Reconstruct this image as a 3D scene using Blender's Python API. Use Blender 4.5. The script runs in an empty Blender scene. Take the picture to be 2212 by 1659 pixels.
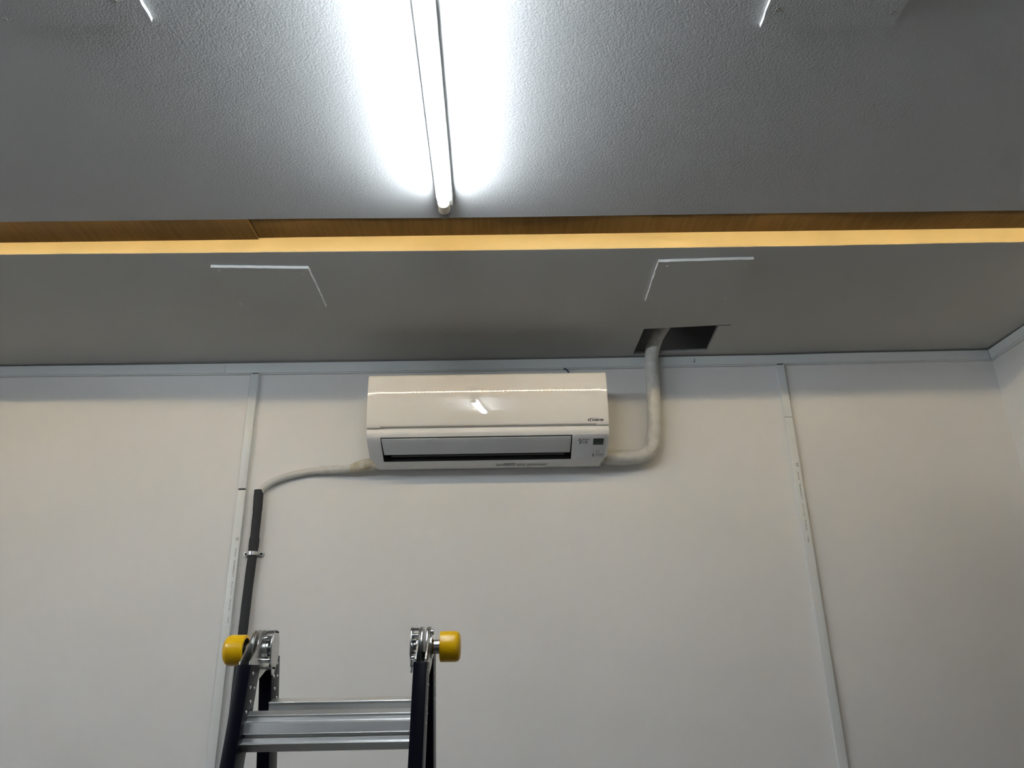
import bpy, bmesh, math, random
from mathutils import Vector, Matrix, noise

random.seed(7)
SC = bpy.context.scene
COL = SC.collection
ZC = 2.70                      # height of the ceiling; all coordinates below are relative to the ceiling (z down = negative)

# ------------------------------------------------------------------ camera
F_PX, PITCH, YAW, ROLL, CAM_D, CAM_H = 1644.64, 0.37368, 0.01079, -0.01869, 2.5904, 1.1165
fw = Vector((math.sin(YAW) * math.cos(PITCH), math.cos(YAW) * math.cos(PITCH), math.sin(PITCH)))
rt = fw.cross(Vector((0, 0, 1))).normalized()
up = rt.cross(fw)
rt2 = math.cos(ROLL) * rt + math.sin(ROLL) * up
up2 = -math.sin(ROLL) * rt + math.cos(ROLL) * up
cam_d = bpy.data.cameras.new('camera')
cam_d.sensor_width = 36.0
cam_d.lens = F_PX / 2212 * 36.0
cam_d.clip_start = 0.02
cam = bpy.data.objects.new('camera', cam_d)
m = Matrix((rt2, up2, -fw)).transposed().to_4x4()
m.translation = Vector((0, -CAM_D, ZC - CAM_H))
cam.matrix_world = m
COL.objects.link(cam)
SC.camera = cam

# ------------------------------------------------------------------ world, exposure, lamp strengths
w = bpy.data.worlds.new('world'); SC.world = w
w.use_nodes = True
w.node_tree.nodes['Background'].inputs[0].default_value = (0.62, 0.75, 1.0, 1)
w.node_tree.nodes['Background'].inputs[1].default_value = 1.0
SC.view_settings.view_transform = 'Standard'
SC.view_settings.look = 'None'
SC.view_settings.exposure = 0.13
SC.view_settings.gamma = 1.0
SC.view_settings.use_curve_mapping = False
SC.cycles.sample_clamp_indirect = 80.0
TUBE_STRENGTH = 65.0
TUBE_COLOR = (0.85, 0.93, 1.0)
LED_STRENGTH = 455.0
LED_COLOR = (1.0, 0.79, 0.48)

# ------------------------------------------------------------------ materials
def mat(name, color, rough=0.6, metal=0.0, spec=0.5, emit=None, estr=0.0, coat=0.0):
    M = bpy.data.materials.new(name); M.use_nodes = True
    b = M.node_tree.nodes['Principled BSDF']
    b.inputs['Base Color'].default_value = (*color, 1)
    b.inputs['Roughness'].default_value = rough
    b.inputs['Metallic'].default_value = metal
    b.inputs['Specular IOR Level'].default_value = spec
    b.inputs['Coat Weight'].default_value = coat
    b.inputs['Coat Roughness'].default_value = 0.04
    if emit:
        b.inputs['Emission Color'].default_value = (*emit, 1)
        b.inputs['Emission Strength'].default_value = estr
    return M

def nodes_of(M):
    return M.node_tree.nodes, M.node_tree.links, M.node_tree.nodes['Principled BSDF']

def add_noise_bump(M, scale, strength, dist, detail=2.0):
    n, l, b = nodes_of(M)
    tc = n.new('ShaderNodeTexCoord'); nz = n.new('ShaderNodeTexNoise'); bp = n.new('ShaderNodeBump')
    nz.inputs['Scale'].default_value = scale; nz.inputs['Detail'].default_value = detail
    bp.inputs['Strength'].default_value = strength; bp.inputs['Distance'].default_value = dist
    l.new(tc.outputs['Object'], nz.inputs['Vector']); l.new(nz.outputs['Fac'], bp.inputs['Height'])
    l.new(bp.outputs['Normal'], b.inputs['Normal'])

def add_color_var(M, c1, c2, scale, stretch=(1, 1, 1), detail=4.0, lo=0.35, hi=0.65):
    n, l, b = nodes_of(M)
    tc = n.new('ShaderNodeTexCoord'); mp = n.new('ShaderNodeMapping'); nz = n.new('ShaderNodeTexNoise'); cr = n.new('ShaderNodeValToRGB')
    mp.inputs['Scale'].default_value = stretch
    nz.inputs['Scale'].default_value = scale; nz.inputs['Detail'].default_value = detail
    cr.color_ramp.elements[0].position = lo; cr.color_ramp.elements[1].position = hi
    cr.color_ramp.elements[0].color = (*c1, 1); cr.color_ramp.elements[1].color = (*c2, 1)
    l.new(tc.outputs['Object'], mp.inputs['Vector']); l.new(mp.outputs['Vector'], nz.inputs['Vector'])
    l.new(nz.outputs['Fac'], cr.inputs['Fac']); l.new(cr.outputs['Color'], b.inputs['Base Color'])

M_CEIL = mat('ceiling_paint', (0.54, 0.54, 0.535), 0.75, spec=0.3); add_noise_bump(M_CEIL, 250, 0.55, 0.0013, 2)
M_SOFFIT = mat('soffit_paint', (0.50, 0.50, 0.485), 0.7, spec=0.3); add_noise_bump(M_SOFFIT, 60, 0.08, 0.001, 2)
M_WALL = mat('wall_paint', (0.79, 0.785, 0.775), 0.6, spec=0.3)
add_color_var(M_WALL, (0.775, 0.77, 0.755), (0.80, 0.795, 0.785), 2.2, (1, 1, 1), 5)
add_noise_bump(M_WALL, 38, 0.10, 0.0015, 4)
M_FLOOR = mat('floor_tile', (0.085, 0.08, 0.08), 0.5); add_color_var(M_FLOOR, (0.075, 0.07, 0.07), (0.095, 0.09, 0.09), 6)
M_RAW = mat('raw_gypsum', (0.88, 0.88, 0.86), 0.9, spec=0.1); add_noise_bump(M_RAW, 300, 0.9, 0.003, 3)
M_PLY = mat('plywood', (0.22, 0.13, 0.055), 0.75, spec=0.2)
add_color_var(M_PLY, (0.13, 0.078, 0.028), (0.16, 0.10, 0.04), 9, (14, 1, 1), 5)
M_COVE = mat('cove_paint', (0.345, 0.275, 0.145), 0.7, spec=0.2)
M_VOID = mat('void_timber', (0.045, 0.042, 0.034), 0.9, spec=0.1)
M_PVC = mat('white_pvc', (0.72, 0.74, 0.74), 0.35)
M_PVCLID = mat('white_pvc_lid', (0.70, 0.73, 0.73), 0.32)
M_INK_SHADE = mat('ink_and_gap_shade', (0.02, 0.02, 0.025), 0.6)
M_INKGREY = mat('print_ink_grey', (0.10, 0.11, 0.11), 0.6)
M_ACPANEL = mat('gloss_panel', (0.83, 0.81, 0.775), 0.022, spec=0.8)
M_ACBODY = mat('satin_body', (0.78, 0.775, 0.76), 0.28)
M_VANE = mat('vane_plastic', (0.60, 0.61, 0.62), 0.32)
M_DISP = mat('display_plate', (0.64, 0.65, 0.66), 0.25)
M_LCD = mat('display_glass', (0.035, 0.045, 0.035), 0.2)
M_DARK = mat('black_cavity', (0.012, 0.012, 0.013), 0.6)
M_LOUV = mat('inner_louvre', (0.10, 0.10, 0.11), 0.5)
M_STICK = mat('sticker', (0.62, 0.62, 0.60), 0.5)
M_TAPE = mat('wrap_tape', (0.66, 0.65, 0.61), 0.55)
add_color_var(M_TAPE, (0.58, 0.57, 0.52), (0.70, 0.69, 0.66), 30, (1, 1, 1), 4); add_noise_bump(M_TAPE, 90, 0.35, 0.004, 3)
M_TAPEOLD = mat('wrap_tape_yellowed', (0.62, 0.58, 0.46), 0.6)
add_color_var(M_TAPEOLD, (0.50, 0.43, 0.28), (0.68, 0.66, 0.58), 45, (1, 1, 1), 4); add_noise_bump(M_TAPEOLD, 110, 0.5, 0.004, 3)
M_HOSE = mat('hose_white', (0.66, 0.66, 0.63), 0.45); add_noise_bump(M_HOSE, 60, 0.15, 0.002)
M_FOAM = mat('black_foam', (0.045, 0.047, 0.052), 0.8, spec=0.25); add_noise_bump(M_FOAM, 120, 0.25, 0.002)
M_STEEL = mat('zinc_steel', (0.62, 0.62, 0.60), 0.28, metal=1.0); add_noise_bump(M_STEEL, 140, 0.12, 0.001)
M_CHROME = mat('bright_steel', (0.72, 0.72, 0.71), 0.16, metal=1.0)
M_ALU = mat('brushed_aluminium', (0.80, 0.80, 0.79), 0.36, metal=1.0)
add_noise_bump(M_ALU, 60, 0.10, 0.001)
M_BLACK = mat('black_anodised', (0.003, 0.003, 0.007), 0.30, spec=0.08); 
M_YELLOW = mat('yellow_plastic', (0.80, 0.45, 0.0), 0.30)
M_RUBBER = mat('black_rubber', (0.02, 0.02, 0.02), 0.8)
M_BATTEN = mat('batten_enamel', (0.80, 0.80, 0.78), 0.35)
M_HOLDER = mat('lamp_holder_plastic', (0.75, 0.66, 0.52), 0.45)
M_GREY = mat('grey_plastic', (0.16, 0.17, 0.18), 0.5)
M_TUBE = mat('lit_tube', (0.9, 0.9, 0.9), 0.4, emit=TUBE_COLOR, estr=TUBE_STRENGTH)
M_LED = mat('lit_led_chip', (0.9, 0.8, 0.5), 0.5, emit=LED_COLOR, estr=LED_STRENGTH)
M_LEDTAPE = mat('led_tape', (0.8, 0.78, 0.72), 0.5)
M_BLUE = mat('blue_cable_sheath', (0.02, 0.04, 0.12), 0.4)
M_SCREW = mat('screw_zinc', (0.55, 0.55, 0.53), 0.4, metal=1.0)

# ------------------------------------------------------------------ geometry helpers: a shape is (verts, faces)
def join(*shapes):
    V, Fc = [], []
    for v, f in shapes:
        o = len(V); V += [tuple(p) for p in v]; Fc += [tuple(i + o for i in t) for t in f]
    return V, Fc

def box(x0, x1, y0, y1, z0, z1):
    v = [(x0, y0, z0), (x1, y0, z0), (x1, y1, z0), (x0, y1, z0), (x0, y0, z1), (x1, y0, z1), (x1, y1, z1), (x0, y1, z1)]
    return v, [(0, 3, 2, 1), (4, 5, 6, 7), (0, 1, 5, 4), (1, 2, 6, 5), (2, 3, 7, 6), (3, 0, 4, 7)]

def prism_x(poly, x0, x1):
    """extrude a closed (y,z) polygon along x"""
    n = len(poly)
    v = [(x0, y, z) for y, z in poly] + [(x1, y, z) for y, z in poly]
    f = [tuple(range(n)), tuple(range(2 * n - 1, n - 1, -1))]
    f += [(i, i + n, (i + 1) % n + n, (i + 1) % n) for i in range(n)]
    return v, f

def lathe(profile, center, axis, n=28, caps=True):
    """profile: list of (along, radius)"""
    a = Vector(axis).normalized()
    u = a.orthogonal().normalized(); t = a.cross(u)
    v, f = [], []
    for d, r in profile:
        for k in range(n):
            th = 2 * math.pi * k / n
            v.append(Vector(center) + a * d + (u * math.cos(th) + t * math.sin(th)) * r)
    for i in range(len(profile) - 1):
        for k in range(n):
            k2 = (k + 1) % n
            f.append((i * n + k, i * n + k2, (i + 1) * n + k2, (i + 1) * n + k))
    if caps:
        f.append(tuple(range(n - 1, -1, -1)))
        f.append(tuple(range((len(profile) - 1) * n, len(profile) * n)))
    return [tuple(p) for p in v], f

def catmull(pts, step):
    P = [Vector(p) for p in pts]
    P = [P[0] * 2 - P[1]] + P + [P[-1] * 2 - P[-2]]
    out = []
    for i in range(1, len(P) - 2):
        p0, p1, p2, p3 = P[i - 1:i + 3]
        n = max(2, int((p2 - p1).length / step))
        for k in range(n):
            t = k / n
            out.append(0.5 * ((2 * p1) + (-p0 + p2) * t + (2 * p0 - 5 * p1 + 4 * p2 - p3) * t * t + (-p0 + 3 * p1 - 3 * p2 + p3) * t ** 3))
    out.append(P[-2])
    return out

def tube(path, rad, n=20, wob=0.0, seed=0.0):
    """sweep a circle; rad is a number or a function of arc fraction / arc length"""
    v, f = [], []
    L = [0.0]
    for i in range(1, len(path)):
        L.append(L[-1] + (path[i] - path[i - 1]).length)
    u = None
    for i, p in enumerate(path):
        tg = (path[min(i + 1, len(path) - 1)] - path[max(i - 1, 0)]).normalized()
        if u is None:
            u = tg.orthogonal().normalized()
        u = (u - tg * u.dot(tg)).normalized()
        t = tg.cross(u)
        r = rad(L[i], L[-1]) if callable(rad) else rad
        for k in range(n):
            th = 2 * math.pi * k / n
            rr = r
            if wob:
                rr += wob * noise.noise(Vector((math.cos(th) * 1.3 + seed, math.sin(th) * 1.3, L[i] * 22)))
            v.append(tuple(p + (u * math.cos(th) + t * math.sin(th)) * rr))
    m_ = len(path)
    for i in range(m_ - 1):
        for k in range(n):
            k2 = (k + 1) % n
            f.append((i * n + k, i * n + k2, (i + 1) * n + k2, (i + 1) * n + k))
    f.append(tuple(range(n - 1, -1, -1))); f.append(tuple(range((m_ - 1) * n, m_ * n)))
    return v, f

ORIGIN = {}
def thing(name, origin, label, cat, group=None):
    o = bpy.data.objects.new(name, None)
    o.empty_display_size = 0.05
    o.location = (origin[0], origin[1], origin[2] + ZC)
    o['label'] = label; o['category'] = cat
    if group: o['group'] = group
    COL.objects.link(o); ORIGIN[o] = Vector(origin)
    return o

def obj(name, shape, material, parent=None, smooth=None, bevel=0.0, label=None, cat=None, group=None, kind=None, mats=None, matfn=None):
    V, Fc = shape
    if parent is not None:
        org = ORIGIN[parent]
    else:
        xs = [p[0] for p in V]; ys = [p[1] for p in V]; zs = [p[2] for p in V]
        org = Vector(((min(xs) + max(xs)) / 2, (min(ys) + max(ys)) / 2, min(zs)))
    me = bpy.data.meshes.new(name)
    me.from_pydata([(p[0] - org[0], p[1] - org[1], p[2] - org[2]) for p in V], [], Fc)
    bm = bmesh.new(); bm.from_mesh(me)
    bmesh.ops.recalc_face_normals(bm, faces=bm.faces)
    if bevel:
        ed = [e for e in bm.edges if len(e.link_faces) == 2 and e.calc_face_angle(0) > 0.6]
        bmesh.ops.bevel(bm, geom=ed, offset=bevel, segments=2, affect='EDGES', profile=0.6)
    bm.to_mesh(me); bm.free()
    for mm in (mats or [material]):
        me.materials.append(mm)
    if matfn:
        for p in me.polygons: p.material_index = matfn(p)
    if smooth is not None:
        for p in me.polygons: p.use_smooth = True
        me.set_sharp_from_angle(angle=math.radians(smooth))
    o = bpy.data.objects.new(name, me)
    COL.objects.link(o)
    if parent is not None:
        o.parent = parent
    else:
        o.location = (org[0], org[1], org[2] + ZC)
    ORIGIN[o] = Vector(org)
    if label: o['label'] = label
    if cat: o['category'] = cat
    if group: o['group'] = group
    if kind: o['kind'] = kind
    return o

def text_shape(s, size, shear=0.0, bold=0.0, width=None):
    """lettering as a flat mesh in x,y with its lower left at 0,0 (optionally scaled to a width)"""
    cu = bpy.data.curves.new('lettering', 'FONT')
    cu.body = s; cu.size = size; cu.shear = shear; cu.offset = bold; cu.resolution_u = 2
    ob = bpy.data.objects.new('lettering', cu); COL.objects.link(ob)
    dg = bpy.context.evaluated_depsgraph_get()
    me = bpy.data.meshes.new_from_object(ob.evaluated_get(dg))
    V = [tuple(v.co) for v in me.vertices]; Fc = [tuple(p.vertices) for p in me.polygons]
    bpy.data.objects.remove(ob); bpy.data.curves.remove(cu); bpy.data.meshes.remove(me)
    x0 = min(v[0] for v in V); y0 = min(v[1] for v in V); x1 = max(v[0] for v in V)
    k = 1.0 if width is None else width / (x1 - x0)
    return [((v[0] - x0) * k, v[1] - y0, 0) for v in V], Fc

def mapped(shape, fn):
    return [fn(v) for v in shape[0]], shape[1]

def lerp_table(tab, x):
    if x <= tab[0][0]: return tab[0][1]
    for (a, va), (b, vb) in zip(tab, tab[1:]):
        if x <= b:
            t = (x - a) / (b - a); t = t * t * (3 - 2 * t)
            return va + (vb - va) * t
    return tab[-1][1]

# ------------------------------------------------------------------ the room
X0, X1, Y0, FLOOR = -3.4, 1.8112, -7.2, -ZC
YS, YM = -0.7655, -0.9245            # far and near edge of the cove slot
TOP = 0.36
SLOT = 0.046
W0 = [(-1.8, -0.003), (-0.9, -0.0035), (0.0, -0.004), (0.9, -0.002), (1.4, 0.004), (1.81, 0.007)]
W1 = [(-1.4, 0.003), (-0.7, 0.0), (0.0, -0.0035), (0.75, -0.003), (1.45, 0.001)]
W2 = [(-1.3, 0.0022), (-0.6, 0.0012), (-0.05, -0.0022), (0.7, -0.0005), (1.4, -0.0015)]
def soffit_z(x, y):
    t = y / YS
    return lerp_table(W0, x) * (1 - t) + lerp_table(W1, x) * t

obj('wall_back', box(X0 - .12, X1 + .12, 0, .12, FLOOR, TOP), M_WALL, kind='structure', label='white painted back wall behind the air conditioner')
obj('wall_right', box(X1, X1 + .12, Y0, 0, FLOOR, TOP), M_WALL, kind='structure', label='white painted side wall at the right edge')
obj('wall_left', box(X0 - .12, X0, Y0, 0, FLOOR, TOP), M_WALL, kind='structure', label='white painted side wall outside the frame')
obj('wall_front', box(X0 - .12, X1 + .12, Y0 - .12, Y0, FLOOR, TOP), M_WALL, kind='structure', label='white painted wall behind the camera')
obj('floor', box(X0 - .12, X1 + .12, Y0 - .12, .12, FLOOR - .1, FLOOR), M_FLOOR, kind='structure', label='grey brown tiled floor below the frame')
roof = obj('roof', box(X0 - .12, X1 + .12, Y0 - .12, .12, TOP, TOP + .1), M_VOID, kind='structure', label='dark slab above the false ceiling')

def slab(xs, ys, zfun, thick, hole=None, move=None):
    nx, ny = len(xs), len(ys)
    V, Fc = [], []
    for k in (0, 1):
        for j in range(ny):
            for i in range(nx):
                x, y = (move or {}).get((i, j), (xs[i], ys[j]))
                V.append((x, y, zfun(x, y) + k * thick))
    N = nx * ny
    cells = {(i, j) for i in range(nx - 1) for j in range(ny - 1) if not (hole and (i, j) in hole)}
    for i, j in cells:
        a, b, c, d = j * nx + i, j * nx + i + 1, (j + 1) * nx + i + 1, (j + 1) * nx + i
        Fc.append((a, d, c, b)); Fc.append((a + N, b + N, c + N, d + N))
        for (p, q, nb) in ((a, b, (i, j - 1)), (b, c, (i + 1, j)), (c, d, (i, j + 1)), (d, a, (i - 1, j))):
            if nb not in cells: Fc.append((p, q, q + N, p + N))
    return V, Fc

M_ADDED_DOOR = mat('added_door_wood', (0.10, 0.055, 0.03), 0.45)  # unseen door, added dark to lower the bounce onto the right of the back wall
dr = obj('added_door', box(X1 - .004, X1 - .0005, -1.06, -.17, FLOOR, -.62), M_ADDED_DOOR, kind='structure', label='added unseen dark brown door that cuts bounce light, right side wall below the frame')
for a, b, c, d in ((-1.12, -1.06, FLOOR, -.56), (-.17, -.11, FLOOR, -.56), (-1.06, -.17, -.62, -.56)):
    obj('added_door_frame', box(X1 - .02, X1 - .0005, a, b, c, d), M_ADDED_DOOR, dr)
obj('added_door_handle', box(X1 - .05, X1 - .004, -1.01, -.99, FLOOR + 1.0, FLOOR + 1.12), mat('added_door_steel', (.6, .6, .58), .3, metal=1.0), dr)

# main ceiling board
xs = [X0 + (X1 - X0) * i / 40 for i in range(41)]
ceil = obj('ceiling', slab(xs, [Y0, -3.2, -1.6, -1.2, YM], lambda x, y: lerp_table(W2, x) * max(0.0, 1 - (YM - y) / .6), 0.012),
           M_CEIL, kind='structure', smooth=30, label='white textured ceiling board carrying the tube light')
# soffit with the cut hole
HX, HY = (0.474, 0.738), (-0.254, -0.040)
hx = sorted([X0 + (X1 - X0) * i / 40 for i in range(41) if not any(abs(X0 + (X1 - X0) * i / 40 - h) < .05 for h in HX)] + list(HX))
hy = [YS, -0.5, HY[0], HY[1], 0.0]
i0, i1 = hx.index(HX[0]), hx.index(HX[1])
mv = {(i0, 2): (0.4785, -0.2456), (i1, 2): (0.7296, -0.2664), (i1, 3): (0.7413, -0.0499), (i0, 3): (0.4734, -0.030)}
for i in range(i0 + 1, i1):
    t = (hx[i] - HX[0]) / (HX[1] - HX[0])
    mv[(i, 2)] = (hx[i], -0.2456 + t * -0.0208); mv[(i, 3)] = (hx[i], -0.030 + t * -0.0199)
soff = obj('soffit_board', slab(hx, hy, soffit_z, 0.012, {(i, 2) for i in range(i0, i1)}, mv), M_SOFFIT, ceil, smooth=30,
           label='grey looking soffit board with a square cut hole')
soff['label'] = 'lower ceiling strip with a square cut hole'
# paper torn at the hole's near right corner
obj('torn_paper', join(box(0.7285, 0.770, -0.2668, -0.2655, soffit_z(.75, -.26) - .0012, soffit_z(.75, -.26) + .002)), M_VOID, ceil)
# cove: lit face, plywood top (two sheets with a step between them)
def strip_face():
    n = 40
    V, Fc = [], []
    for i in range(n + 1):
        x = X0 + (X1 - X0) * i / n
        z0 = lerp_table(W1, x) + .0005
        for y, z in ((YS - .0012, z0), (YS - .0012, SLOT + .012), (YS + .010, SLOT + .012), (YS + .010, z0 + .0125)):
            V.append((x, y, z))
    for i in range(n):
        for k in range(4):
            k2 = (k + 1) % 4
            Fc.append((i * 4 + k, i * 4 + k2, i * 4 + 4 + k2, i * 4 + 4 + k))
    Fc += [(0, 1, 2, 3), (n * 4 + 3, n * 4 + 2, n * 4 + 1, n * 4)]
    return V, Fc
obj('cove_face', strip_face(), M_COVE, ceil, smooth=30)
SEAM = -0.676
obj('plywood_sheet', box(X0, SEAM - .001, YM - .01, YS, SLOT - .0055, SLOT + .006), M_PLY, ceil)
obj('plywood_sheet', box(SEAM + .001, X1, YM - .01, YS, SLOT, SLOT + .010), M_PLY, ceil)
# near side of the slot: upstand that carries the led strip, with a thin lip over it
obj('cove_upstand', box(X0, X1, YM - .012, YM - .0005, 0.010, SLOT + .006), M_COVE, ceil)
LED_Z = 0.0335
obj('cove_lip', box(X0, X1, YM - .0005, YM + .031, LED_Z + .0032, LED_Z + .0046), M_PLY, ceil)

# ------------------------------------------------------------------ led strip in the cove
def led_wave(x):
    return 0.0012 * math.sin(x * 6.1 + 1) + 0.0010 * math.sin(x * 13.7) - 0.001
led = thing('led_strip', (0, YM, LED_Z - .005), 'warm yellow led strip hidden on the near edge of the ceiling slot', 'led strip')
n = 120
V, Fc = [], []
for i in range(n + 1):
    x = X0 + .02 + (X1 - X0 - .04) * i / n
    zc = LED_Z + led_wave(x)
    for y, z in ((YM, zc - .004), (YM + .0008, zc - .004), (YM + .0008, zc + .0022), (YM, zc + .0022)):
        V.append((x, y, z))
for i in range(n):
    for k in range(4):
        k2 = (k + 1) % 4
        Fc.append((i * 4 + k, i * 4 + k2, i * 4 + 4 + k2, i * 4 + 4 + k))
Fc += [(0, 1, 2, 3), (n * 4 + 3, n * 4 + 2, n * 4 + 1, n * 4)]
obj('tape', (V, Fc), M_LEDTAPE, led)
chips = []
x = X0 + .03
while x < X1 - .03:
    zc = LED_Z + led_wave(x)
    chips.append(box(x - .0026, x + .0026, YM + .0008, YM + .0018, zc - .0013, zc + .0013))
    x += 1 / 60
obj('led_chips', join(*chips), M_LED, led, kind='stuff')

# ------------------------------------------------------------------ patch boards screwed to the ceiling
def screw_shape(x, y, z):
    return lathe([(0, .0046), (.0006, .0044), (.0008, .003), (.0003, .0022), (.0003, .0004)], (x, y, z), (0, 0, -1), 14)
def patch(corners, zf, screws, label, thick=0.009, mat_face=M_SOFFIT):
    """corners: (x,y) near-left, near-right, far-right, far-left; ragged sawn edges"""
    n = 14
    ring = []
    for a in range(4):
        p, q = Vector(corners[a]), Vector(corners[(a + 1) % 4])
        nrm = Vector(((q - p).y, -(q - p).x)).normalized()
        for k in range(n):
            t = k / n
            j = 0 if k == 0 else random.uniform(-.0009, .0009)
            ring.append((p + (q - p) * t) + nrm * j)
    N = len(ring)
    cx = sum(p.x for p in ring) / N; cy = sum(p.y for p in ring) / N
    V = [(p.x, p.y, zf(p.x, p.y) - .0004) for p in ring] + [(p.x + random.uniform(-.0006, .0006), p.y + random.uniform(-.0006, .0006), zf(p.x, p.y) - thick) for p in ring]
    Fc = [tuple(range(N)), tuple(range(2 * N - 1, N - 1, -1))] + [(i, (i + 1) % N, (i + 1) % N + N, i + N) for i in range(N)]
    o = thing('ceiling_patch', (cx, cy, zf(cx, cy) - thick), label, 'ceiling patch')
    obj('board', (V, Fc), M_SOFFIT, o, mats=[mat_face, M_RAW], matfn=lambda p: 0 if abs(p.normal.z) > .7 else 1)
    for sx, sy in screws:
        s = obj('screw', screw_shape(sx, sy, zf(sx, sy) - thick + .0002), M_SCREW, o, smooth=40)
    return o
flat = lambda x, y: 0.0
patch([(-.8262, -.703), (-.5535, -.690), (-.5545, -.452), (-.825, -.464)], soffit_z,
      [(-.8067, -.6863), (-.5755, -.659), (-.8131, -.4816), (-.5794, -.4627)], 'square board patch on the lower ceiling left of the air conditioner')
patch([(.443, -.706), (.713, -.713), (.7115, -.459), (.4455, -.463)], soffit_z,
      [(.4722, -.6817), (.6943, -.6838), (.4644, -.4751), (.6937, -.4746)], 'square board patch on the lower ceiling above the cut hole')
patch([(-.892, -1.80), (-.621, -1.806), (-.6186, -1.5602), (-.8916, -1.5534)], flat,
      [(-.8743, -1.5685), (-.6636, -1.6054)], 'board patch cut off by the top left corner of the photo', mat_face=M_CEIL)
patch([(.4775, -1.78), (.7205, -1.782), (.7212, -1.5364), (.4775, -1.5331)], flat,
      [(.4971, -1.5721), (.706, -1.5635)], 'board patch cut off by the top edge at the right', mat_face=M_CEIL)

# ------------------------------------------------------------------ tube light fittings
def tube_light(x, y_far, label, ang, length=1.2, group='batten tube lights'):
    o = thing('tube_light', (0, 0, 0), label, 'tube light', group)
    L = length
    obj('batten', box(-.020, .020, -L, 0, -.024, 0), M_BATTEN, o, bevel=.004, smooth=40)
    t_ = obj('tube', lathe([(0, .0125), (.001, .0132), (L - .099, .0132), (L - .098, .0125)], (0, -L + .049, -.050), (0, 1, 0), 24), M_TUBE, o, smooth=40)
    for s, ya in ((1, -.049), (-1, -L + .049)):
        obj('end_cap', lathe([(0, .0134), (.003, .0142), (.026, .0142), (.030, .0132)], (0, ya, -.050), (0, s, 0), 24), M_HOLDER, o, smooth=40)
        yb = ya + s * .030
        h = obj('lamp_holder', join(lathe([(0, .0150), (.014, .0150), (.018, .0125)], (0, yb, -.050), (0, s, 0), 24),
                                    box(-.010, .010, min(yb + s * .002, yb + s * .014), max(yb + s * .002, yb + s * .014), -.046, -.020)), M_GREY, o, smooth=40)
    o.location = (x, y_far, ZC); o.rotation_euler = (0, 0, ang)
    return o
tube_light(-.1392, -1.0095, 'lit white tube light running over the air conditioner', math.atan(.0155))
tube_light(-1.75, -1.55, 'added unseen fill tube light left of the frame, nearer to the air conditioner', 0.0)  # unseen tube added as fill to brighten the left of the wall
tube_light(-2.35, -1.55, 'added unseen fill tube light far left of the frame, nearest the left wall', 0.0)  # second added fill tube, also out of view

# ------------------------------------------------------------------ cable trunking
def trunk_box(x0, x1, zt, zb, d):
    return box(x0, x1, -d, 0, zb, zt)
def wavy_trunk(xa, xb, y0, y1, dzt, dzb, n=24):
    V, Fc = [], []
    for i in range(n + 1):
        x = xa + (xb - xa) * i / n
        w_ = soffit_z(x, 0) + lerp_table([(-1.8, .0), (-.6, -.006), (0, -.003), (.9, 0), (1.8, -.002)], x) * .9
        for y, z in ((y0, w_ + dzb), (y0, w_ + dzt), (y1, w_ + dzt), (y1, w_ + dzb)):
            V.append((x, y, min(z, soffit_z(x, 0) - .0025)))
    for i in range(n):
        for k in range(4):
            k2 = (k + 1) % 4
            Fc.append((i * 4 + k, i * 4 + k2, i * 4 + 4 + k2, i * 4 + 4 + k))
    Fc += [(0, 1, 2, 3), (n * 4 + 3, n * 4 + 2, n * 4 + 1, n * 4)]
    return V, Fc
tr = thing('cable_trunking', (0, 0, -.045), 'long white cable trunking under the ceiling along the back wall', 'cable trunking')
obj('base', wavy_trunk(X0, X1 - .001, -.011, 0, -.004, -.0435), M_PVC, tr, smooth=30)
obj('lid', wavy_trunk(X0, -1.0195, -.0165, -.006, -.0055, -.0405), M_PVCLID, tr, smooth=30, bevel=.001)
obj('lid', wavy_trunk(-1.0182, X1 - .016, -.0165, -.006, -.0055, -.0405), M_PVCLID, tr, smooth=30, bevel=.001)
zz = soffit_z(.70, 0)
obj('crack', join(box(.7005, .7022, -.0168, -.0163, zz - .027, zz - .014), box(.697, .703, -.0168, -.0163, zz - .029, zz - .0262)), M_INK_SHADE, tr)
tr2 = thing('cable_trunking', (X1, -1.0, -.04), 'white cable trunking under the ceiling on the right side wall', 'cable trunking')
zr = soffit_z(X1, 0)
def side_trunk(x0, x1, ya, yb, zt, zb, n=10):
    V, Fc = [], []
    for i in range(n + 1):
        y = ya + (yb - ya) * i / n
        w_ = soffit_z(X1, max(y, YS))
        for x, z in ((x0, zb), (x1, zb), (x1, zt), (x0, zt)): V.append((x, y, w_ + z))
    for i in range(n):
        for k in range(4):
            k2 = (k + 1) % 4
            Fc.append((i * 4 + k, i * 4 + k2, i * 4 + 4 + k2, i * 4 + 4 + k))
    Fc += [(0, 1, 2, 3), (n * 4 + 3, n * 4 + 2, n * 4 + 1, n * 4)]
    return V, Fc
obj('base', side_trunk(X1 - .011, X1, YS + .01, -.012, -.004, -.0445), M_PVC, tr2)
obj('lid', side_trunk(X1 - .0165, X1 - .006, YS + .01, -.0172, -.0055, -.0405), M_PVCLID, tr2, bevel=.001)

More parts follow.
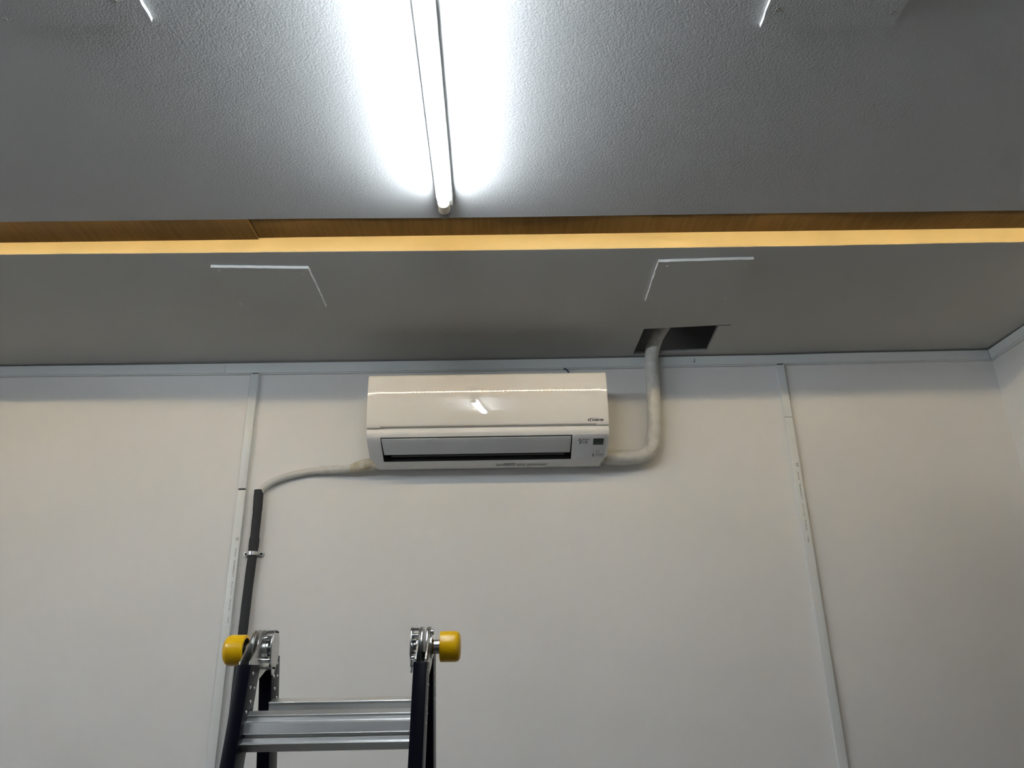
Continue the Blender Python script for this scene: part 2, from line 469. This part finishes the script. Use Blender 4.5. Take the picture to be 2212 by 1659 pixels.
def drop_trunk(xl, xr, ztop, joint, gap, label, words, tx0, tx1, z0, z1, flare=0.0):
    o = thing('cable_trunking', ((xl + xr) / 2, 0, FLOOR), label, 'cable trunking')
    obj('base', box(xl + .0012, xr - .0012, -.010, 0, FLOOR, ztop), M_PVC, o)
    obj('lid', box(xl, xr, -.0172, -.005, joint + gap / 2, ztop - .005), M_PVCLID, o, bevel=.0015, smooth=40)
    l2 = obj('lid', box(xl, xr, -.0172, -.005, FLOOR, joint - gap / 2), M_PVCLID, o, bevel=.0015, smooth=40)
    letters = []
    for s, za, zb, h in words:
        sh = text_shape(s, 1.0)
        hh = max(v[1] for v in sh[0]); ww = max(v[0] for v in sh[0])
        def fn(v):
            z = za + (zb - za) * v[0] / ww
            xc = tx0 + (tx1 - tx0) * (z - z0) / (z1 - z0)
            return (xc + (v[1] / hh - .5) * h, -.0174, z)
        letters.append(mapped(sh, fn))
    obj('printed_lettering', join(*letters), M_INK_SHADE, l2, label='small black printed lettering', kind='stuff')
    obj('joint_gap_shade', join(box(xl + .003, xr - .003, -.0150, -.0095, joint - gap / 2, joint + gap / 2), box(xl + .003, xr - .003, -.0130, -.0095, ztop - .006, ztop - .0002)), M_INK_SHADE, o, kind='stuff')  # black filler paints the shade inside the lid joint and the top gap
    return o
LW = [-0.645, -0.6574, -0.682, -0.7111, -0.7202, -0.776, -0.7909, -0.8352, -0.847, -0.8819, -0.9036, -0.9209]
RW = [-0.4179, -0.4328, -0.451, -0.4806, -0.4921, -0.5472, -0.5632, -0.6077, -0.6188, -0.6548, -0.6766, -0.6952]
def words(Z):
    return [('TP', Z[0], Z[1], .0095), ('ANNA', Z[2], Z[3], .0042), ('TRUNKING T', Z[4], Z[5], .0052),
            ('25mm x 16mm', Z[6], Z[7], .0036), ('90-05-25', Z[8], Z[9], .0042), ('1004', Z[10], Z[11], .0042)]
drop_trunk(-.9225, -.8945, -.0475, -.4810, .0055, 'white vertical trunking beside the black foam pipe', words(LW), -.9052, -.9040, LW[0], LW[-1])
drop_trunk(1.0000, 1.0285, -.0415, -.2495, .0012, 'white vertical trunking on the wall right of the taped pipe', words(RW), 1.0166, 1.0152, RW[0], RW[-1])

# ------------------------------------------------------------------ air conditioner
ax0, ax1 = -.4574, .3445
CURVE = [(-.197, -.332), (-.1985, -.345), (-.194, -.359), (-.171, -.3765), (-.132, -.397), (-.098, -.416), (-.07, -.428), (-.03, -.424), (0, -.416)]
SEG = [0.0]
for a, b in zip(CURVE, CURVE[1:]): SEG.append(SEG[-1] + math.dist(a, b))
_dense = catmull([(0, y, z) for y, z in CURVE], .002)
_dl = [0.0]
for a, b in zip(_dense, _dense[1:]): _dl.append(_dl[-1] + (b - a).length)
def curve_at(s):
    s = s * _dl[-1] / SEG[-1]
    for i in range(len(_dl) - 1):
        if s <= _dl[i + 1] or i == len(_dl) - 2:
            t = (s - _dl[i]) / (_dl[i + 1] - _dl[i])
            p = _dense[i].lerp(_dense[i + 1], t); d = (_dense[i + 1] - _dense[i]).normalized()
            return p.y, p.z, d.z, -d.y      # position and outward normal (ny, nz)
def on_curve(x, s, off):
    y, z, ny, nz = curve_at(s)
    return (x, y + ny * off, z + nz * off)

ac = thing('air_conditioner', ((ax0 + ax1) / 2, 0, -.43), 'white wall mounted split air conditioner under the ceiling', 'air conditioner')
S_OPEN0, S_OPEN1 = .029, .1385
prof = [(0.0, -.150), (-.10, -.150), (-.183, -.152), (-.183, -.3290)]
ss = sorted(set([0, .004, .010, .018, S_OPEN0, S_OPEN1] + [S_OPEN0 + (S_OPEN1 - S_OPEN0) * k / 9 for k in range(1, 9)] + [.146, .154, .163, .172, .185, .2, .22, SEG[-1] - .002]))
curvepts = [(s, curve_at(s)) for s in ss]
loop = prof + [(p[0], p[1]) for s, p in curvepts]
st = [(ax0, .004), (ax0 + .0015, .0012), (ax0 + .005, 0), (-.4105, 0), (.2215, 0), (ax1 - .005, 0), (ax1 - .0015, .0012), (ax1, .004)]
cy_, cz_ = -.10, -.29
V, Fc = [], []
K = len(loop)
for k_, (x, shr) in enumerate(st):
    for (y, z) in loop:
        d = Vector((y - cy_, z - cz_)); Ld = d.length
        f_ = (Ld - shr) / Ld if y < -.005 else 1.0
        xx = x
        if k_ in (0, 1, 2, 5, 6, 7) and z < -.411:
            t = min(1.0, (-.411 - z) / .014) * .020
            xx = x + t if k_ < 3 else x - t
        V.append((xx, cy_ + d.x * f_ if y < -.005 else y, cz_ + d.y * f_ if y < -.005 else z))
iA = 4 + ss.index(S_OPEN0); iB = 4 + ss.index(S_OPEN1)
for k_ in range(len(st) - 1):
    for i in range(K):
        if k_ == 3 and iA <= i < iB: continue
        i2 = (i + 1) % K
        Fc.append((k_ * K + i, k_ * K + i2, (k_ + 1) * K + i2, (k_ + 1) * K + i))
Fc.append(tuple(range(K))); Fc.append(tuple((len(st) - 1) * K + i for i in range(K - 1, -1, -1)))
body = obj('body', (V, Fc), M_ACBODY, ac, smooth=32)
# outlet recess behind the vane
yA, zA, _, _ = curve_at(S_OPEN0); yB, zB, _, _ = curve_at(S_OPEN1)
rec = []
px_ = [(yA, zA), (yA + .020, zA + .002), (yB + .006, zB + .045), (yB + .012, zB + .006), (yB, zB)]
V = [(-.4105, y, z) for y, z in px_] + [(.2215, y, z) for y, z in px_]
nn = len(px_)
Fc = [(i, i + 1, i + 1 + nn, i + nn) for i in range(nn - 1)] + [tuple(range(nn)), tuple(range(2 * nn - 1, nn - 1, -1))]
obj('air_outlet', (V, Fc), M_DARK, ac)
# main vane following the curve, and a thin inner one below it
def curved_plate(xa, xb, s0, s1, off0, off1, n=12, taper=0.0):
    V, Fc = [], []
    for k in range(n + 1):
        s = s0 + (s1 - s0) * k / n
        tp = taper * k / n
        for x, o_ in ((xa + tp, off0), (xb - tp * .6, off0), (xb - tp * .6, off1), (xa + tp, off1)):
            V.append(on_curve(x, s, o_))
    for k in range(n):
        for i in range(4):
            i2 = (i + 1) % 4
            Fc.append((k * 4 + i, k * 4 + i2, k * 4 + 4 + i2, k * 4 + 4 + i))
    Fc += [(0, 1, 2, 3), (n * 4 + 3, n * 4 + 2, n * 4 + 1, n * 4)]
    return V, Fc
obj('vane', curved_plate(-.4085, .2185, .0345, .1075, -.0045, -.0005, taper=.0025), M_VANE, ac, bevel=.0012, smooth=40, label='wide pale grey air vane')
obj('inner_louvre', curved_plate(-.385, .2, .120, .126, -.012, -.010, n=2), M_LOUV, ac)
# display plate at the right end, with its screen and print
dp = obj('display_plate', curved_plate(.2255, .3345, .0262, .1335, .0002, .0016, n=14), M_DISP, ac, bevel=.0006, smooth=40)
def stamp(x0_, s0_, shape, wx=1.0, off=.0019):
    return mapped(shape, lambda v: on_curve(x0_ + v[0] * wx, s0_ - v[1], off))
obj('screen', curved_plate(.2918, .3262, .0434, .0708, .0016, .0020, n=4), M_LCD, dp, label='small dark display window')
# three-lozenge emblem
def lozenge(cx, cs, ang, L, Wd):
    a, b = math.cos(ang), math.sin(ang)
    pts = [(0, 0), (L / 2, Wd / 2), (L, 0), (L / 2, -Wd / 2)]
    return [(cx + p[0] * a - p[1] * b, cs + p[0] * b + p[1] * a, 0) for p in pts], [(0, 1, 2, 3)]
em = join(*[lozenge(0, 0, math.radians(a), .0072, .0042) for a in (90, 210, 330)])
obj('emblem', mapped(em, lambda v: on_curve(.2465 + v[0], .0478 - v[1] * 1.0, .0019)), M_INK_SHADE, dp)
pr = [stamp(.2542, .0472, text_shape('MITSUBISHI', .0046, bold=.00008, width=.0256)), stamp(.2542, .0515, text_shape('ELECTRIC', .0046, bold=.00008, width=.0215))]
obj('maker_name', join(*pr), M_INK_SHADE, dp)
kj = text_shape('霧ヶ峰', .0135, bold=.00008)
kw = max(v[0] for v in kj[0])
obj('brush_lettering', mapped(kj, lambda v: on_curve(.2455 + v[0] * .0275 / kw, .0665 - v[1] * 1.05 * (1 - .25 * v[0] / kw) - .003 * v[0] / kw, .0019)), M_INK_SHADE, dp)
sm = []
for cx, cs, r in ((.2953, .0974, .0013), (.2951, .1052, .0013)):
    sm.append(([on_curve(cx + r * math.cos(t * .785), cs + r * math.sin(t * .785), .0019) for t in range(8)], [tuple(range(8))]))
for cx, cs, rx, rs in ((.2954, .1150, .0024, .0036), (.2950, .1225, .0028, .0036)):
    sm.append(([on_curve(cx + rx * math.cos(t * .524), cs + rs * math.sin(t * .524), .0019) for t in range(12)], [tuple(range(12))]))
obj('indicator_marks', join(*sm), M_INKGREY, dp)
pr = []
rnd = random.Random(11)
for xa, xb, s0, h in ((.3018, .3140, .0975, .0026), (.3018, .3145, .1050, .0028), (.3028, .3296, .1145, .0036), (.3028, .3280, .1208, .0022)):   # too small to read in the photo
    xx = xa
    while xx < xb:
        wl = rnd.uniform(.0008, .0015)
        a_ = rnd.uniform(0, .25) * h
        pr.append(curved_plate(xx, xx + wl, s0 + a_, s0 + h, .0017, .0019, n=1))
        xx += wl + rnd.choice((.0005, .0005, .0005, .0014))
obj('indicator_lettering', join(*pr), M_INKGREY, dp, kind='stuff')
# glossy front panel, gently bulging
def panel_y(z):
    return -.2095 + max(0.0, -.190 - z) ** 2 / (2 * .84) + (max(0.0, z + .190) ** 2) * 2.2
zb_end, zb_mid = -.3262, -.3222
def panel_profile(zb):
    pts = [(-.02, -.1400), (-.150, -.1375), (-.182, -.1375), (-.196, -.1398), (-.2030, -.1440), (-.2065, -.1495)]
    for k in range(15):
        z = -.156 + (zb + .002 + .156) * k / 14
        pts.append((panel_y(z), z))
    pts += [(panel_y(zb) + .0015, zb), (-.1860, zb), (-.1860, -.150), (-.02, -.150)]
    return pts
pst = [(ax0 - .0002, .0022, zb_end), (ax0 + .0012, .0005, zb_end), (ax0 + .004, 0, zb_end), (-.4135, 0, zb_end), (-.4105, 0, zb_mid), (.3020, 0, zb_mid), (.3050, 0, zb_end),
       (ax1 - .004, 0, zb_end), (ax1 - .0012, .0005, zb_end), (ax1 + .0002, .0022, zb_end)]
V, Fc = [], []
for x, shr, zb in pst:
    P = panel_profile(zb); K = len(P)
    for j, (y, z) in enumerate(P):
        if j < 22: y += shr; z -= shr * (.6 if j < 6 else 0)
        V.append((x, y, z))
for k_ in range(len(pst) - 1):
    for i in range(K):
        i2 = (i + 1) % K
        Fc.append((k_ * K + i, k_ * K + i2, (k_ + 1) * K + i2, (k_ + 1) * K + i))
Fc.append(tuple(range(K))); Fc.append(tuple((len(pst) - 1) * K + i for i in range(K - 1, -1, -1)))
fp = obj('front_panel', (V, Fc), M_ACPANEL, ac, smooth=35, label='glossy cream white front panel')
iv = text_shape('NVERTER', .0098, shear=.3, bold=.00055)
iw = max(v[0] for v in iv[0]); ih = max(v[1] for v in iv[0])
sh = mapped(iv, lambda v: (.2872 + v[0] * .0395 / iw, 0, -.3155 + v[1] * .0070 / ih))
it = text_shape('I', .0125, shear=.3, bold=.0005)
si = mapped(it, lambda v: (.2808 + v[0], 0, -.3160 + v[1] * 1.0))
# swoosh: an arrow-like stroke that bends back over the letters
sw = []
pts = [(.2860, -.3178), (.2800, -.3150), (.2752, -.3118), (.2790, -.3082), (.2880, -.3058), (.3000, -.3052), (.3120, -.3060)]
wd = [.0003, .0008, .0016, .0012, .0007, .0005, .0002]
for a in range(len(pts) - 1):
    (xa_, za_), (xb_, zb_) = pts[a], pts[a + 1]
    d = Vector((xb_ - xa_, zb_ - za_)).normalized(); nrm = Vector((-d.y, d.x))
    sw.append(([(xa_ + nrm.x * wd[a], 0, za_ + nrm.y * wd[a]), (xb_ + nrm.x * wd[a + 1], 0, zb_ + nrm.y * wd[a + 1]),
                (xb_ - nrm.x * wd[a + 1], 0, zb_ - nrm.y * wd[a + 1]), (xa_ - nrm.x * wd[a], 0, za_ - nrm.y * wd[a])], [(0, 1, 2, 3)]))
obj('inverter_lettering', mapped(join(sh, si, *sw), lambda v: (v[0], panel_y(v[2]) - .0004, v[2])), M_INK_SHADE, fp)
# stickers under the lower lip
for xa, xb, seed in ((-.033, .0345, 1), (.0365, .069, 2), (.072, .143, 3)):
    sk = obj('rating_label', curved_plate(xa, xb, .1535, .1685, .0002, .0005, n=4), M_STICK, ac)
    bars = []
    rnd = random.Random(seed)
    if seed == 1:
        bars.append(curved_plate(xa + .026, xb - .001, .1545, .1575, .0006, .0008, n=1))
    for row in range(3):
        xx = xa + .002
        while xx < xb - .006:
            ln = rnd.uniform(.002, .007)
            bars.append(curved_plate(xx, min(xx + ln, xb - .001), .1595 + row * .003, .1608 + row * .003, .0006, .0008, n=1))
            xx += ln + .0015
    obj('fine_print', join(*bars), M_INKGREY, sk)

# ------------------------------------------------------------------ taped refrigerant pipe
def lap(base, pitch=.026, amp=.0016, bulges=()):
    def r(s, Lt):
        v = base + amp * ((s / pitch) % 1.0 - .5)
        for c, w_, a in bulges: v += a * math.exp(-((s - c) / w_) ** 2)
        return v
    return r
pp = [(.3455, -.058, -.3985), (.375, -.055, -.3995), (.430, -.050, -.3985), (.478, -.047, -.3915), (.506, -.046, -.368), (.5185, -.046, -.330), (.526, -.046, -.270), (.5305, -.046, -.200),
      (.533, -.047, -.130), (.533, -.052, -.070), (.5355, -.060, -.020), (.545, -.073, .016), (.562, -.105, .050), (.592, -.160, .085), (.640, -.240, .130), (.70, -.34, .17)]
rp = thing('refrigerant_pipe', (.533, -.046, -.42), 'thick white taped refrigerant pipe rising into the ceiling hole', 'pipe')
path = catmull(pp, .004)
obj('tape_wrap', tube(path, lap(.0245, .031, .0011), 24, .0030, 3.0), M_TAPE, rp, smooth=35)

# ------------------------------------------------------------------ drain hose: taped start, white hose, black foam sleeve
dh = thing('drain_hose', (-.85, -.02, FLOOR), 'drain hose with black foam sleeve running down from the air conditioner', 'drain hose')
dp_ = [(-.425, -.050, -.4075), (-.4606, -.045, -.4065), (-.500, -.040, -.4120), (-.530, -.034, -.4180), (-.5634, -.028, -.4195), (-.600, -.022, -.4185), (-.640, -.019, -.4195), (-.690, -.017, -.4240),
       (-.7534, -.017, -.4370), (-.800, -.017, -.4545), (-.832, -.017, -.4760), (-.8445, -.018, -.4960), (-.8475, -.018, -.53)]
path = catmull(dp_, .004)
acc = 0; cut = 0; cut2 = 0
for i in range(1, len(path)):
    acc += (path[i] - path[i - 1]).length
    if not cut and acc > .105: cut = i
    if not cut2 and acc > .215: cut2 = i
obj('tape_wrap', tube(path[:cut + 3], lambda s, L: .0195 - .0045 * max(0, s - .07) / .03 + .0012 * ((s / .018) % 1 - .5), 18, .003, 9.0), M_TAPEOLD, dh, smooth=35, label='yellowed tape around the hose start')
obj('tape_wrap', tube(path[cut:cut2 + 2], lap(.0142, .015, .0010), 18, .0010, 5.0), M_TAPE, dh, smooth=35)
obj('hose', tube(path[cut2:], .0118, 18), M_HOSE, dh, smooth=40)
def sleeve_r(s, L):
    r = .0148
    if s < .075: r = .0158
    if .16 < s < .195: r = .0166
    if .195 <= s < .215: r = .0158
    return r
sp = catmull([(-.8480, -.018, -.4860), (-.8465, -.018, -.58), (-.8465, -.018, -.68), (-.8495, -.018, -.80), (-.8520, -.018, -.97), (-.853, -.018, -1.4), (-.853, -.018, -2.0), (-.853, -.018, FLOOR + .005)], .008)
obj('foam_sleeve', tube(sp, sleeve_r, 20, .0006, 1.0), M_FOAM, dh, smooth=40, label='dark grey foam sleeve')
# saddle clip holding the sleeve
cl = thing('pipe_clip', (-.8555, 0, -.715), 'grey metal saddle clip across the black foam sleeve', 'pipe clip')
band = []
prof_c = []
for k in range(13):
    t = math.pi * k / 12
    prof_c.append((-.8475 - .0172 * math.cos(t), -.0175 - .0178 * math.sin(t)))
prof_c = [(-.8475 - .0172, -.001)] + prof_c + [(-.8475 + .0172, -.001)]
V, Fc = [], []
for (x, y) in prof_c:
    dx, dy = x + .8475, y + .0175
    L_ = math.hypot(dx, dy) or 1
    for k, zz_ in ((0, -.7075), (0, -.6955), (1, -.6955), (1, -.7075)):
        V.append((x + dx / L_ * .0018 * k, y + dy / L_ * .0018 * k, zz_))
for i in range(len(prof_c) - 1):
    for k in range(4):
        k2 = (k + 1) % 4
        Fc.append((i * 4 + k, i * 4 + k2, i * 4 + 4 + k2, i * 4 + 4 + k))
obj('band', (V, Fc), M_STEEL, cl, smooth=40)
for s in (-1, 1):
    cx = -.8475 + s * .026
    lug = obj('lug', join(lathe([(0, .0085), (.006, .0085), (.0075, .0070)], (cx, 0, -.7015), (0, -1, 0), 18), box(min(cx, cx - s * .010), max(cx, cx - s * .010), -.003, 0, -.7075, -.6955)), M_STEEL, cl, smooth=40)
    obj('screw', lathe([(0, .0050), (.0012, .0046), (.0014, .002)], (cx, -.0075, -.7015), (0, -1, 0), 14), M_INK_SHADE, lug, smooth=40)

# blue cable hanging out of the trunking behind the air conditioner
obj('blue_cable', tube(catmull([(.215, -.006, -.046), (.2262, -.014, -.0515), (.240, -.020, -.072), (.262, -.030, -.105), (.270, -.035, -.149)], .004), .0028, 10), M_BLUE, None, smooth=50,
    label='short dark blue cable between trunking and air conditioner top', cat='cable')

# ------------------------------------------------------------------ folding ladder
HY_, HZ_ = -.955, -1.046
XL, XR = -.501, -.168
SW, SD = .0130, .030            # half width (x) and half depth of a stile
ANG = math.radians(13.0)
lad = thing('folding_ladder', ((XL + XR) / 2, HY_, FLOOR), 'black folding ladder with silver rungs and yellow hinge knobs', 'ladder')
def stile_frame(side):
    """origin on the stile axis at hinge-bottom height, direction down the stile, and outward normal; side -1 near, +1 far"""
    d = Vector((0, side * math.sin(ANG), -math.cos(ANG)))
    nrm = Vector((0, side * math.cos(ANG), math.sin(ANG)))
    o = Vector((0, HY_ + side * .065, -1.076 if side < 0 else -1.054))
    return o, d, nrm
def stile_shape(xc, side):
    o, d, nrm = stile_frame(side)
    Lz = (o.z - FLOOR - .03) / math.cos(ANG)
    V = []
    for a in (0.0, Lz):
        for (dx, dn) in ((-SW, -SD), (SW, -SD), (SW, SD), (-SW, SD)):
            p = o + d * a + nrm * dn
            if a == 0.0: p.z = o.z
            V.append((xc + dx, p.y, p.z))
    return V, [(0, 1, 2, 3), (7, 6, 5, 4), (0, 4, 5, 1), (1, 5, 6, 2), (2, 6, 7, 3), (3, 7, 4, 0)]
RIV = [(.018, .010), (.040, -.012), (.044, .012), (.066, -.004), (.088, .012), (.092, -.010), (.112, .004)]
for xc in (XL, XR):
    for side in (-1, 1):
        sti = obj('stile', stile_shape(xc, side), M_BLACK, lad, bevel=.002, smooth=40)
        o, d, nrm = stile_frame(side)
        rv = []
        for s, t in RIV:
            p = o + d * s + nrm * t
            for sx in (-1, 1):
                rv.append(lathe([(0, .0030), (.0012, .0027), (.0020, .0014)], (xc + sx * SW, p.y, p.z), (sx, 0, 0), 10))
        obj('rivets', join(*rv), M_CHROME, sti, smooth=50, kind='stuff')
        Lz = (o.z - FLOOR) / math.cos(ANG)
        e = o + d * (Lz - .035)
        obj('foot', box(xc - SW - .004, xc + SW + .004, e.y - .036, e.y + .036, FLOOR, e.z + .012), M_RUBBER, lad, bevel=.005)
# rungs: an extruded ribbed section, mirrored for the far side
RP = [(-1.030, -1.1575), (-1.043, -1.1650), (-1.0435, -1.1665), (-1.040, -1.1672), (-1.0425, -1.1755), (-1.0535, -1.1765), (-1.056, -1.178), (-1.0595, -1.1955), (-1.058, -1.197), (-1.0455, -1.1985),
      (-1.0455, -1.2020), (-1.0540, -1.2035), (-1.0560, -1.2105), (-1.0690, -1.2118), (-1.0695, -1.2128), (-1.0520, -1.2265), (-1.012, -1.2265), (-1.004, -1.2140), (-1.004, -1.1700), (-1.000, -1.1660), (-1.001, -1.1640)]
def rung_shape(side, k):
    o, d, nrm = stile_frame(-1)
    dz = 0.0 if side < 0 else .019
    poly = [(y + d.y * .28 * k, z + d.z * .28 * k) for y, z in RP]
    if side > 0: poly = [(2 * HY_ - y, z + dz) for y, z in poly]
    return prism_x(poly, XL + SW - .001, XR - SW + .001)
for side in (-1, 1):
    for k in range(5):
        obj('rung', rung_shape(side, k), M_ALU, lad, bevel=.0006)
# hinges
def hull_plate(xa, xb, side):
    o, d, nrm = stile_frame(side)
    pts = []
    for k in range(40):
        t = 2 * math.pi * k / 40
        pts.append((HY_ + .039 * math.cos(t), HZ_ + .039 * math.sin(t)))
    for a, t in ((.0, -SD + .003), (.0, SD - .004), (.025, -SD + .003), (.025, SD - .006)):
        p = o + d * a + nrm * t
        pts.append((p.y, p.z))
    pts = sorted(set((round(a, 6), round(b, 6)) for a, b in pts))
    def cross(o_, a, b): return (a[0] - o_[0]) * (b[1] - o_[1]) - (a[1] - o_[1]) * (b[0] - o_[0])
    lo = []
    for p in pts:
        while len(lo) >= 2 and cross(lo[-2], lo[-1], p) <= 0: lo.pop()
        lo.append(p)
    hi_ = []
    for p in reversed(pts):
        while len(hi_) >= 2 and cross(hi_[-2], hi_[-1], p) <= 0: hi_.pop()
        hi_.append(p)
    return prism_x(lo[:-1] + hi_[:-1], xa, xb)
for xc, s in ((XL, -1), (XR, 1)):            # s points outwards
    P = lambda a, b: (min(xc + s * a, xc + s * b), max(xc + s * a, xc + s * b))
    hinge = obj('hinge', join(hull_plate(*P(.0078, .0115), -1), hull_plate(*P(-.0115, -.0078), -1)), M_STEEL, lad, bevel=.0006, smooth=35, label='galvanised hinge plates')
    obj('far_plate', join(hull_plate(*P(.0035, .0072), 1), hull_plate(*P(-.0072, -.0035), 1)), M_STEEL, hinge, bevel=.0006, smooth=35)
    # standoff lock bracket on the inner side
    prof_b = []
    for k in range(33):
        t = -math.pi * .36 + (2 * math.pi * .86) * k / 32
        prof_b.append((HY_ + .027 * math.cos(t), HZ_ + .0385 * math.sin(t)))
    prof_b += [(HY_ - .010, HZ_ - .041), (HY_ - .004, HZ_ - .049), (HY_ + .005, HZ_ - .049), (HY_ + .010, HZ_ - .041)]
    xa, xb = P(-.0290, -.0260)
    br = join(prism_x(prof_b, xa, xb), box(*P(-.0290, -.0110), HY_ - .017, HY_ + .017, HZ_ + .0315, HZ_ + .0365), box(*P(-.0290, -.0110), HY_ - .015, HY_ + .015, HZ_ - .0375, HZ_ - .0325))
    obj('lock_bracket', br, M_STEEL, hinge, bevel=.0008, smooth=35)
    hub = lathe([(0, .017), (.002, .018), (.006, .018), (.007, .0135), (.013, .0135), (.0148, .0120)], (xc - s * .0115, HY_, HZ_), (-s, 0, 0), 24)
    obj('hub', hub, M_CHROME, hinge, smooth=40)
    pins = [lathe([(0, .0045), (.0150, .0045)], (xc - s * .0112, HY_ + .020 * math.cos(t), HZ_ + .026 * math.sin(t)), (-s, 0, 0), 12) for t in (.95, 2.19, 4.09, 5.33)]
    for p_ in pins: obj('lock_pin', p_, M_CHROME, hinge, smooth=40)
    obj('pin_hole', lathe([(0, .0034), (.0006, .0034)], (xc - s * .0205, HY_ - .0133, HZ_), (0, -1, 0), 12), M_INK_SHADE, hinge)
    knob = obj('lock_knob', lathe([(.0300, .0235), (.0300, .0285), (.0310, .0298), (.0600, .0300), (.0660, .0285), (.0700, .0240), (.0715, .0150), (.0716, .0005)], (xc, HY_, HZ_), (s, 0, 0), 36, caps=False), M_YELLOW, lad, smooth=45, label='yellow plastic hinge knob')
    obj('knob_inside', lathe([(.0301, .0236), (.0400, .0230), (.0480, .0160), (.0480, .0005)], (xc, HY_, HZ_), (s, 0, 0), 36, caps=False), M_RUBBER, knob, smooth=40)
    obj('knob_post', lathe([(.0110, .0235), (.0140, .0235), (.0155, .0180), (.0175, .0140), (.0480, .0140)], (xc, HY_, HZ_), (s, 0, 0), 24), M_CHROME, knob, smooth=40)
    obj('stop_bolt', lathe([(.0110, .0055), (.0165, .0055), (.0175, .0045)], (xc, HY_ - .008, HZ_ + .028), (s, 0, 0), 12), M_CHROME, hinge, smooth=40)
